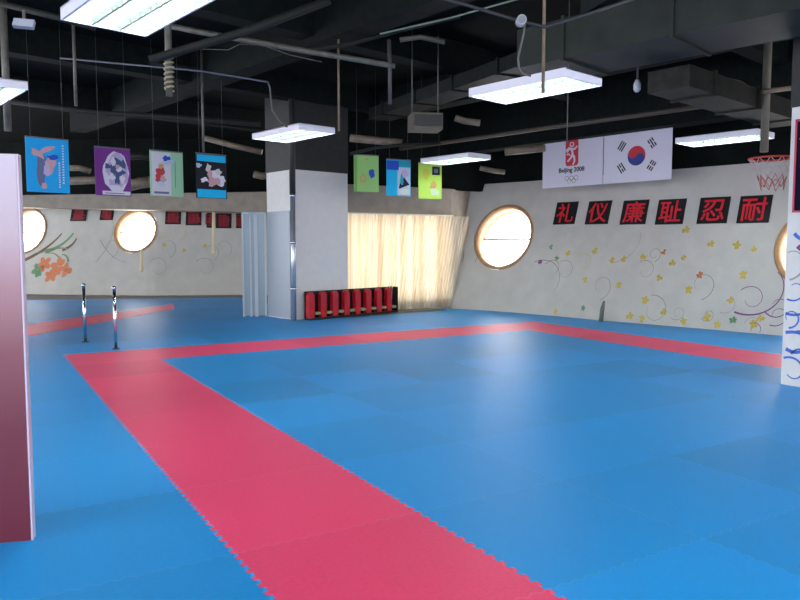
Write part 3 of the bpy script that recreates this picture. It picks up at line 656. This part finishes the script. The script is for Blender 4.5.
# ================================================================ POSTERS
def col(name, c): return K(name, c, rough=.6, spec=.2)
def poster(xl, xr, yt, yb_, dl, az, art, base, label, group):
    pl = far(xl, (yt+yb_)/2, dl); dr = azdir(az)
    lo, hi = 0, 5
    for _ in range(30):
        mid = (lo+hi)/2
        if proj(pl+dr*mid)[0] < xr: lo = mid
        else: hi = mid
    wd = mid; ht = (far(xl, yt, dl)-far(xl, yb_, dl)).z; bl = pl.copy(); bl.z = far(xl, yb_, dl).z; n_ = dr.cross(UP); n_ = n_ if n_.dot(FH) < 0 else -n_
    e = thing('poster', bl+dr*wd/2, label, 'poster', group)
    m = MB(); m.box(bl+dr*wd/2+UP*ht/2, (wd, .012, ht), base, (dr, n_, UP))
    for k, (poly, mm) in enumerate(art):
        m.face([bl+dr*wd*min(max(x, .005), .995)+UP*ht*min(max(y, .005), .995)+n_*(.0075+.0006*k) for x, y in poly], mm)
    m.build('poster_board', e)
    for fx in (.12, .88):
        m = MB(); p_ = bl+dr*wd*fx+UP*ht; m.tube([p_, Vector((p_.x, p_.y, CEIL))], .002, CORD, 6); m.build('hanging_wire', e)
    m = MB(); m.box(bl+dr*wd/2+UP*(ht+.01), (wd, .02, .02), K('poster_rail', (.1, .1, .11)), (dr, n_, UP)); m.build('top_rail', e)
rect = lambda x0, y0_, x1, y1: [(x0, y0_), (x1, y0_), (x1, y1), (x0, y1)]
cB = col('poster_sky_blue', (.01, .33, .70)); cG = col('poster_grey', (.12, .14, .25)); cS = col('poster_skin', (.5, .3, .32)); cW = col('poster_white', (.6, .6, .68)); cP = col('poster_purple', (.16, .03, .22)); cL = col('poster_lavender', (.42, .36, .55)); cI = col('poster_ink', (.06, .09, .2))
cM = col('poster_mint', (.30, .55, .36)); cR = col('poster_crimson', (.42, .05, .06)); cC = col('poster_cyan', (.01, .42, .72)); cK = col('poster_black', (.01, .012, .02)); cGr = col('poster_green', (.26, .50, .16)); cY = col('poster_lime', (.42, .62, .1)); cO = col('poster_orange', (.5, .3, .12)); cT = col('poster_teal', (.02, .3, .42)); cDB = col('poster_deep_blue', (.02, .07, .45)); cLB = col('poster_pale_blue', (.4, .5, .65))
art = [(blob(.33, .38, .10, .26, .1), cG), (blob(.36, .55, .13, .16, .2), cG), (blob(.28, .72, .14, .06, .3, a=-.5), cS), (blob(.48, .8, .2, .05, .2, a=.35), cS), (blob(.55, .52, .12, .17, .25, a=-.4), cS), (blob(.47, .42, .08, .14, .2), cL), (blob(.62, .66, .12, .05, .3), cDB), (blob(.4, .12, .07, .06, .2), cS), (blob(.18, .72, .05, .05, .2), cS)]
for k in range(16): art.append((rect(.74, .1+k*.045, .78, .125+k*.045), cW)) if k < 11 else None
for k in range(15): art.append((rect(.83, .18+k*.05, .87, .205+k*.05), cW))
poster(26, 69, 137, 191.5, 9.8, 48, art, cB, 'bright blue hanging poster of a kicking fighter, leftmost of the posters', 'posters hanging left of the pillar')
art = [(blob(.58, .5, .36, .44, .06, 22), cW), (blob(.6, .52, .3, .36, .2, 22), cL)]
for q in ((.62, .72, .13, .1), (.5, .55, .1, .12), (.72, .5, .12, .08), (.62, .4, .08, .16), (.35, .62, .1, .06), (.8, .68, .07, .1)): art.append((blob(*q, .35), cI))
for q in ((.5, .72, .08, .08), (.66, .58, .08, .08), (.45, .4, .09, .07), (.75, .36, .07, .1)): art.append((blob(*q, .35), cW))
art += [(blob(.62, .62, .06, .05), cS), (rect(.18, .02, .97, .1), cW), (rect(.25, .045, .8, .06), cI)]
poster(95, 130.5, 147, 195, 11, 48, art, cP, 'purple edged hanging poster with pale blue grey fighters', 'posters hanging left of the pillar')
art = [(rect(.05, .02, .62, .98), col('poster_pale', (.55, .55, .62))), (blob(.3, .55, .14, .12, .3), cR), (blob(.33, .68, .1, .06, .3), cO), (blob(.25, .4, .1, .1, .3), cR), (blob(.38, .38, .09, .09, .3), cS), (blob(.32, .27, .12, .06, .3), cLB), (blob(.5, .85, .12, .06, .3), cDB), (blob(.65, .78, .12, .05, .4), cLB), (blob(.45, .74, .12, .05, .4), cLB), (rect(.1, .05, .55, .1), cG), (rect(.74, .2, .76, .8), cT)]
poster(150, 183, 150.5, 195.5, 11.5, 48, art, cM, 'mint green and pale hanging poster with a small red figure', 'posters hanging left of the pillar')
art = [(rect(.03, .84, .97, .99), cC), (rect(.03, .01, .97, .2), cC)]
for q in ((.4, .7, .1, .08), (.45, .55, .14, .1), (.65, .5, .18, .14), (.8, .42, .14, .12), (.55, .38, .2, .1), (.72, .62, .1, .06), (.25, .42, .12, .06)): art.append((blob(*q, .35), random.choice((cW, cS, col('poster_pale2', (.5, .52, .5)), cW))))
art.append((blob(.08, .74, .1, .05), cLB))
poster(196, 226.5, 153.5, 197.5, 11.6, 48, art, cK, 'black hanging poster with cyan top and bottom bands and a white clad figure', 'posters hanging left of the pillar')
art = [(blob(.72, .5, .14, .12, .25), cDB), (blob(.36, .36, .14, .12, .1), cO), (blob(.36, .36, .08, .07, .1), cGr), (blob(.5, .9, .06, .04), cO), (rect(0, 0, .12, 1), col('poster_dark_green', (.15, .36, .1)))]
poster(354, 378.5, 155, 191.5, 13.4, 66, art, cGr, 'green hanging poster with a dark blue ball, just right of the pillar', 'posters hanging right of the pillar')
art = [(rect(.45, .02, .98, .8), cLB), (rect(0, .72, .5, .98), cDB), (rect(.5, .82, .98, .99), cT), ([(.5, .2), (.62, .62), (.95, .32), (.6, .22)], cK), (blob(.75, .12, .2, .08, .2), col('poster_pale3', (.55, .62, .5))), (blob(.75, .62, .14, .12, .2), cL), (blob(.62, .45, .07, .16, .2), cT)]
poster(386.5, 410.5, 159.5, 195.5, 13.6, 66, art, cC, 'blue and pale hanging poster with a black triangular shape, middle of three', 'posters hanging right of the pillar')
art = [(rect(.58, .68, .92, .92), cK), (rect(.66, .74, .84, .86), cG), (blob(.65, .4, .16, .12, .3), cO), (blob(.3, .7, .15, .16, .2), col('poster_gold', (.5, .5, .06))), (blob(.7, .2, .18, .1, .3), col('poster_pale3', (.55, .62, .5)))]
poster(418.5, 441.5, 163, 198.5, 13.9, 66, art, cY, 'lime green hanging poster with a black square, nearest the curtain corner', 'posters hanging right of the pillar')

# ---- emblem banner and flag banner
BAN = K('white_banner_vinyl', (.60, .60, .70), rough=.6)
d0 = 15.0; pl = far(543, 165, d0); dr = -UD
def solve_w(x):
    lo, hi = 0, 8
    for _ in range(30):
        mid = (lo+hi)/2
        if proj(pl+dr*mid)[0] < x: lo = mid
        else: hi = mid
    return mid
wA = solve_w(603.5); wB = solve_w(672); zb_ = far(543, 188.5, d0).z; zt2 = far(543, 142, d0).z; hb = zt2-zb_
nB = dr.cross(UP); nB = nB if nB.dot(FH) < 0 else -nB
def banner(w0, w1_, label, name):
    o_ = pl+dr*w0; o_.z = zb_; W_ = w1_-w0
    e = thing(name, o_+dr*W_/2, label, 'banner')
    return e, o_, W_
e, o_, W_ = banner(0, wA-.01, 'white banner with a red seal emblem, the words Beijing 2008 and five rings', 'banner')
m = MB(); m.box(o_+dr*W_/2+UP*hb/2, (W_, .015, hb), BAN, (dr, nB, UP)); m.build('banner_sheet', e)
# red seal with a white running figure
m = MB(); cx, cy = W_*.5, hb*.70; SR = K('seal_red', (.55, .02, .04))
def face2(m, poly, k, mm): m.face([o_+dr*x+UP*y+nB*(.0085+.0008*k) for x, y in poly], mm)
seal = []
sw, sh, rr = .15, .26, .06
for (sx, sy, a0) in ((1, 1, 0), (-1, 1, 90), (-1, -1, 180), (1, -1, 270)):
    for k in range(5):
        a_ = math.radians(a0+k*22.5); seal.append((cx+sx*(sw-rr)+rr*math.cos(a_)+random.uniform(-.006, .006), cy+sy*(sh-rr)+rr*math.sin(a_)))
face2(m, seal, 0, SR)
face2(m, ell(cx, cy+.16, .055, .05), 1, BAN); face2(m, ell(cx, cy+.165, .03, .028), 2, SR)
def rib2(pts, wd, k, mm):
    for q in ribbon(pts, wd): face2(m, q, k, mm)
rib2([(cx-.13, cy+.03), (cx-.06, cy+.09), (cx, cy+.06), (cx+.02, cy-.02), (cx-.02, cy-.1), (cx-.1, cy-.17)], .07, 1, BAN)
rib2([(cx-.01, cy+.07), (cx+.07, cy+.07), (cx+.13, cy+.12)], .05, 2, BAN)
rib2([(cx, cy-.03), (cx+.06, cy-.09), (cx+.07, cy-.17), (cx+.03, cy-.24)], .06, 3, BAN)
rib2([(cx-.12, cy-.03), (cx-.07, cy-.02), (cx-.04, cy-.06)], .035, 4, BAN)
m.build('emblem', e)
INK = K('banner_ink', (.02, .02, .03))
glyphs('Beijing 2008', o_+dr*cx+UP*hb*.335+nB*.009, dr, UP, nB, .125, INK, bold=.003, name='lettering', parent=e)
m = MB()
RC = [K('ring_blue', (.08, .16, .35)), K('ring_black', (.03, .03, .03)), K('ring_red', (.35, .06, .08)), K('ring_yellow', (.4, .33, .1)), K('ring_green', (.08, .25, .12))]
for k, (x_, y_) in enumerate(((-.11, .02), (0, .02), (.11, .02), (-.055, -.03), (.055, -.03))):
    c_ = ell(cx+x_, hb*.15+y_, .05, .05, 24); i_ = ell(cx+x_, hb*.15+y_, .04, .04, 24)
    for j in range(24): face2(m, [c_[j], c_[(j+1) % 24], i_[(j+1) % 24], i_[j]], k*.3, RC[k])
m.build('rings', e)
ef, o_, W_ = banner(wA+.01, wB, 'white flag banner with a red and blue circle and black bars, above the plaques', 'flag_banner')
m = MB(); m.box(o_+dr*W_/2+UP*hb/2, (W_, .015, hb), BAN, (dr, nB, UP)); m.build('banner_sheet', ef)
cx, cy = W_/2, hb/2; r_ = hb*.19; m = MB(); tl = math.radians(-33.7)
def rotp(x, y, a): return (cx+x*math.cos(a)-y*math.sin(a), cy+x*math.sin(a)+y*math.cos(a))
FR = K('flag_red', (.5, .015, .03)); FB = K('flag_blue', (.01, .03, .22))
face2(m, ell(cx, cy, r_, r_, 48), 0, FB)
S = [(r_*math.cos(math.pi*k/24), r_*math.sin(math.pi*k/24)) for k in range(25)]       # upper half circle, right to left
S += [(-r_/2+r_/2*math.cos(math.pi+math.pi*k/12), r_/2*math.sin(math.pi+math.pi*k/12)) for k in range(1, 12)]  # dips on the left
S += [(0, 0)]+[(r_/2+r_/2*math.cos(math.pi-math.pi*k/12), r_/2*math.sin(math.pi-math.pi*k/12)) for k in range(1, 12)]
top_ = S[:25]+S[25:36]+[(0, 0)]
face2(m, [rotp(x, y, tl) for x, y in top_], 1, FR)                      # upper half plus the left bulge
face2(m, [rotp(x, y, tl) for x, y in ell(r_/2, 0, r_/2, r_/2, 24)], 2, FB)
m.build('circle_emblem', ef)
pats = {(-1, 1): (0, 0, 0), (1, 1): (1, 0, 1), (-1, -1): (0, 1, 0), (1, -1): (1, 1, 1)}
for (sx, sy), pat in pats.items():
    ang = math.atan2(sy*.667, sx); rd_ = hb*.385; m = MB()
    for k, br in enumerate(pat):
        q0 = rd_+(k-1)*hb*.046; c_ = (cx+math.cos(ang)*q0, cy+math.sin(ang)*q0); tx, ty = -math.sin(ang), math.cos(ang); L = hb*.095; w_ = hb*.0145
        segs = [(-L, L)] if not br else [(-L, -.012), (.012, L)]
        for a_, b_ in segs:
            face2(m, [(c_[0]+tx*a_+math.cos(ang)*s*w_, c_[1]+ty*a_+math.sin(ang)*s*w_) for s in (-1, 1)]+[(c_[0]+tx*b_+math.cos(ang)*s*w_, c_[1]+ty*b_+math.sin(ang)*s*w_) for s in (1, -1)], 0, INK)
    m.build('trigram', ef)
for par, oo, ww in ((e, pl, wA), (ef, pl+dr*wA, wB-wA)):
    for fx in (.1, .9):
        m = MB(); p_ = oo+dr*ww*fx; p_.z = zb_+hb; m.tube([p_, Vector((p_.x, p_.y, CEIL))], .005, CORD, 6); m.build('hanging_wire', par)

# ================================================================ BASKETBALL HOOP
hc = Vector((7.75, 4.83, 2.43)); hr = .23
hp = thing('basketball_hoop', Vector((7.78, 4.36, 2.3)), 'small red basketball hoop with a torn net on the back of the right pillar', 'basketball hoop')
HR = K('red_hoop_paint', (.6, .05, .03), rough=.4)
m = MB(); m.tube([hc+Vector((hr*math.cos(2*math.pi*k/32), hr*math.sin(2*math.pi*k/32), 0)) for k in range(33)], .011, HR, 8, False); rim_ = m.build('rim', hp)
m = MB(); m.box((7.76, 4.48, 2.425), (.12, .24, .025), HR); m.box((7.78, 4.365, 2.36), (.14, .01, .14), HR); m.build('bracket', hp)
m = MB(); m.box((7.78, 4.345, 2.6), (.84, .025, .66), K('backboard_white', (.5, .45, .45))); bb_ = m.build('backboard', hp)
m = MB()
for (a, b) in (((7.78, 4.345, 2.93), (.86, .035, .02)), ((7.78, 4.345, 2.27), (.86, .035, .02)), ((7.36, 4.345, 2.6), (.02, .035, .66)), ((8.2, 4.345, 2.6), (.02, .035, .66))): m.box(a, b, HR)
m.build('backboard_edge', bb_)
m = MB(); NET = K('net_cord', (.62, .5, .5)); NR = K('net_cord_red', (.5, .12, .1))
N = 12; lv = 5
def np_(k, l): a_ = 2*math.pi*(k+.5*(l % 2))/N; q = hr*(1-.5*(l/lv)**.8); return hc+Vector((q*math.cos(a_)+.02*l*.4, q*math.sin(a_), -.062*l*(1 if k % 3 else 1.15)))
for l in range(lv):
    for k in range(N):
        m.tube([np_(k, l), np_(k, l+1)], .004, NR if l > 2 else NET, 4); m.tube([np_(k, l), np_(k+(1 if l % 2 else -1), l+1)], .004, NR if l > 2 else NET, 4)
m.build('net', rim_)
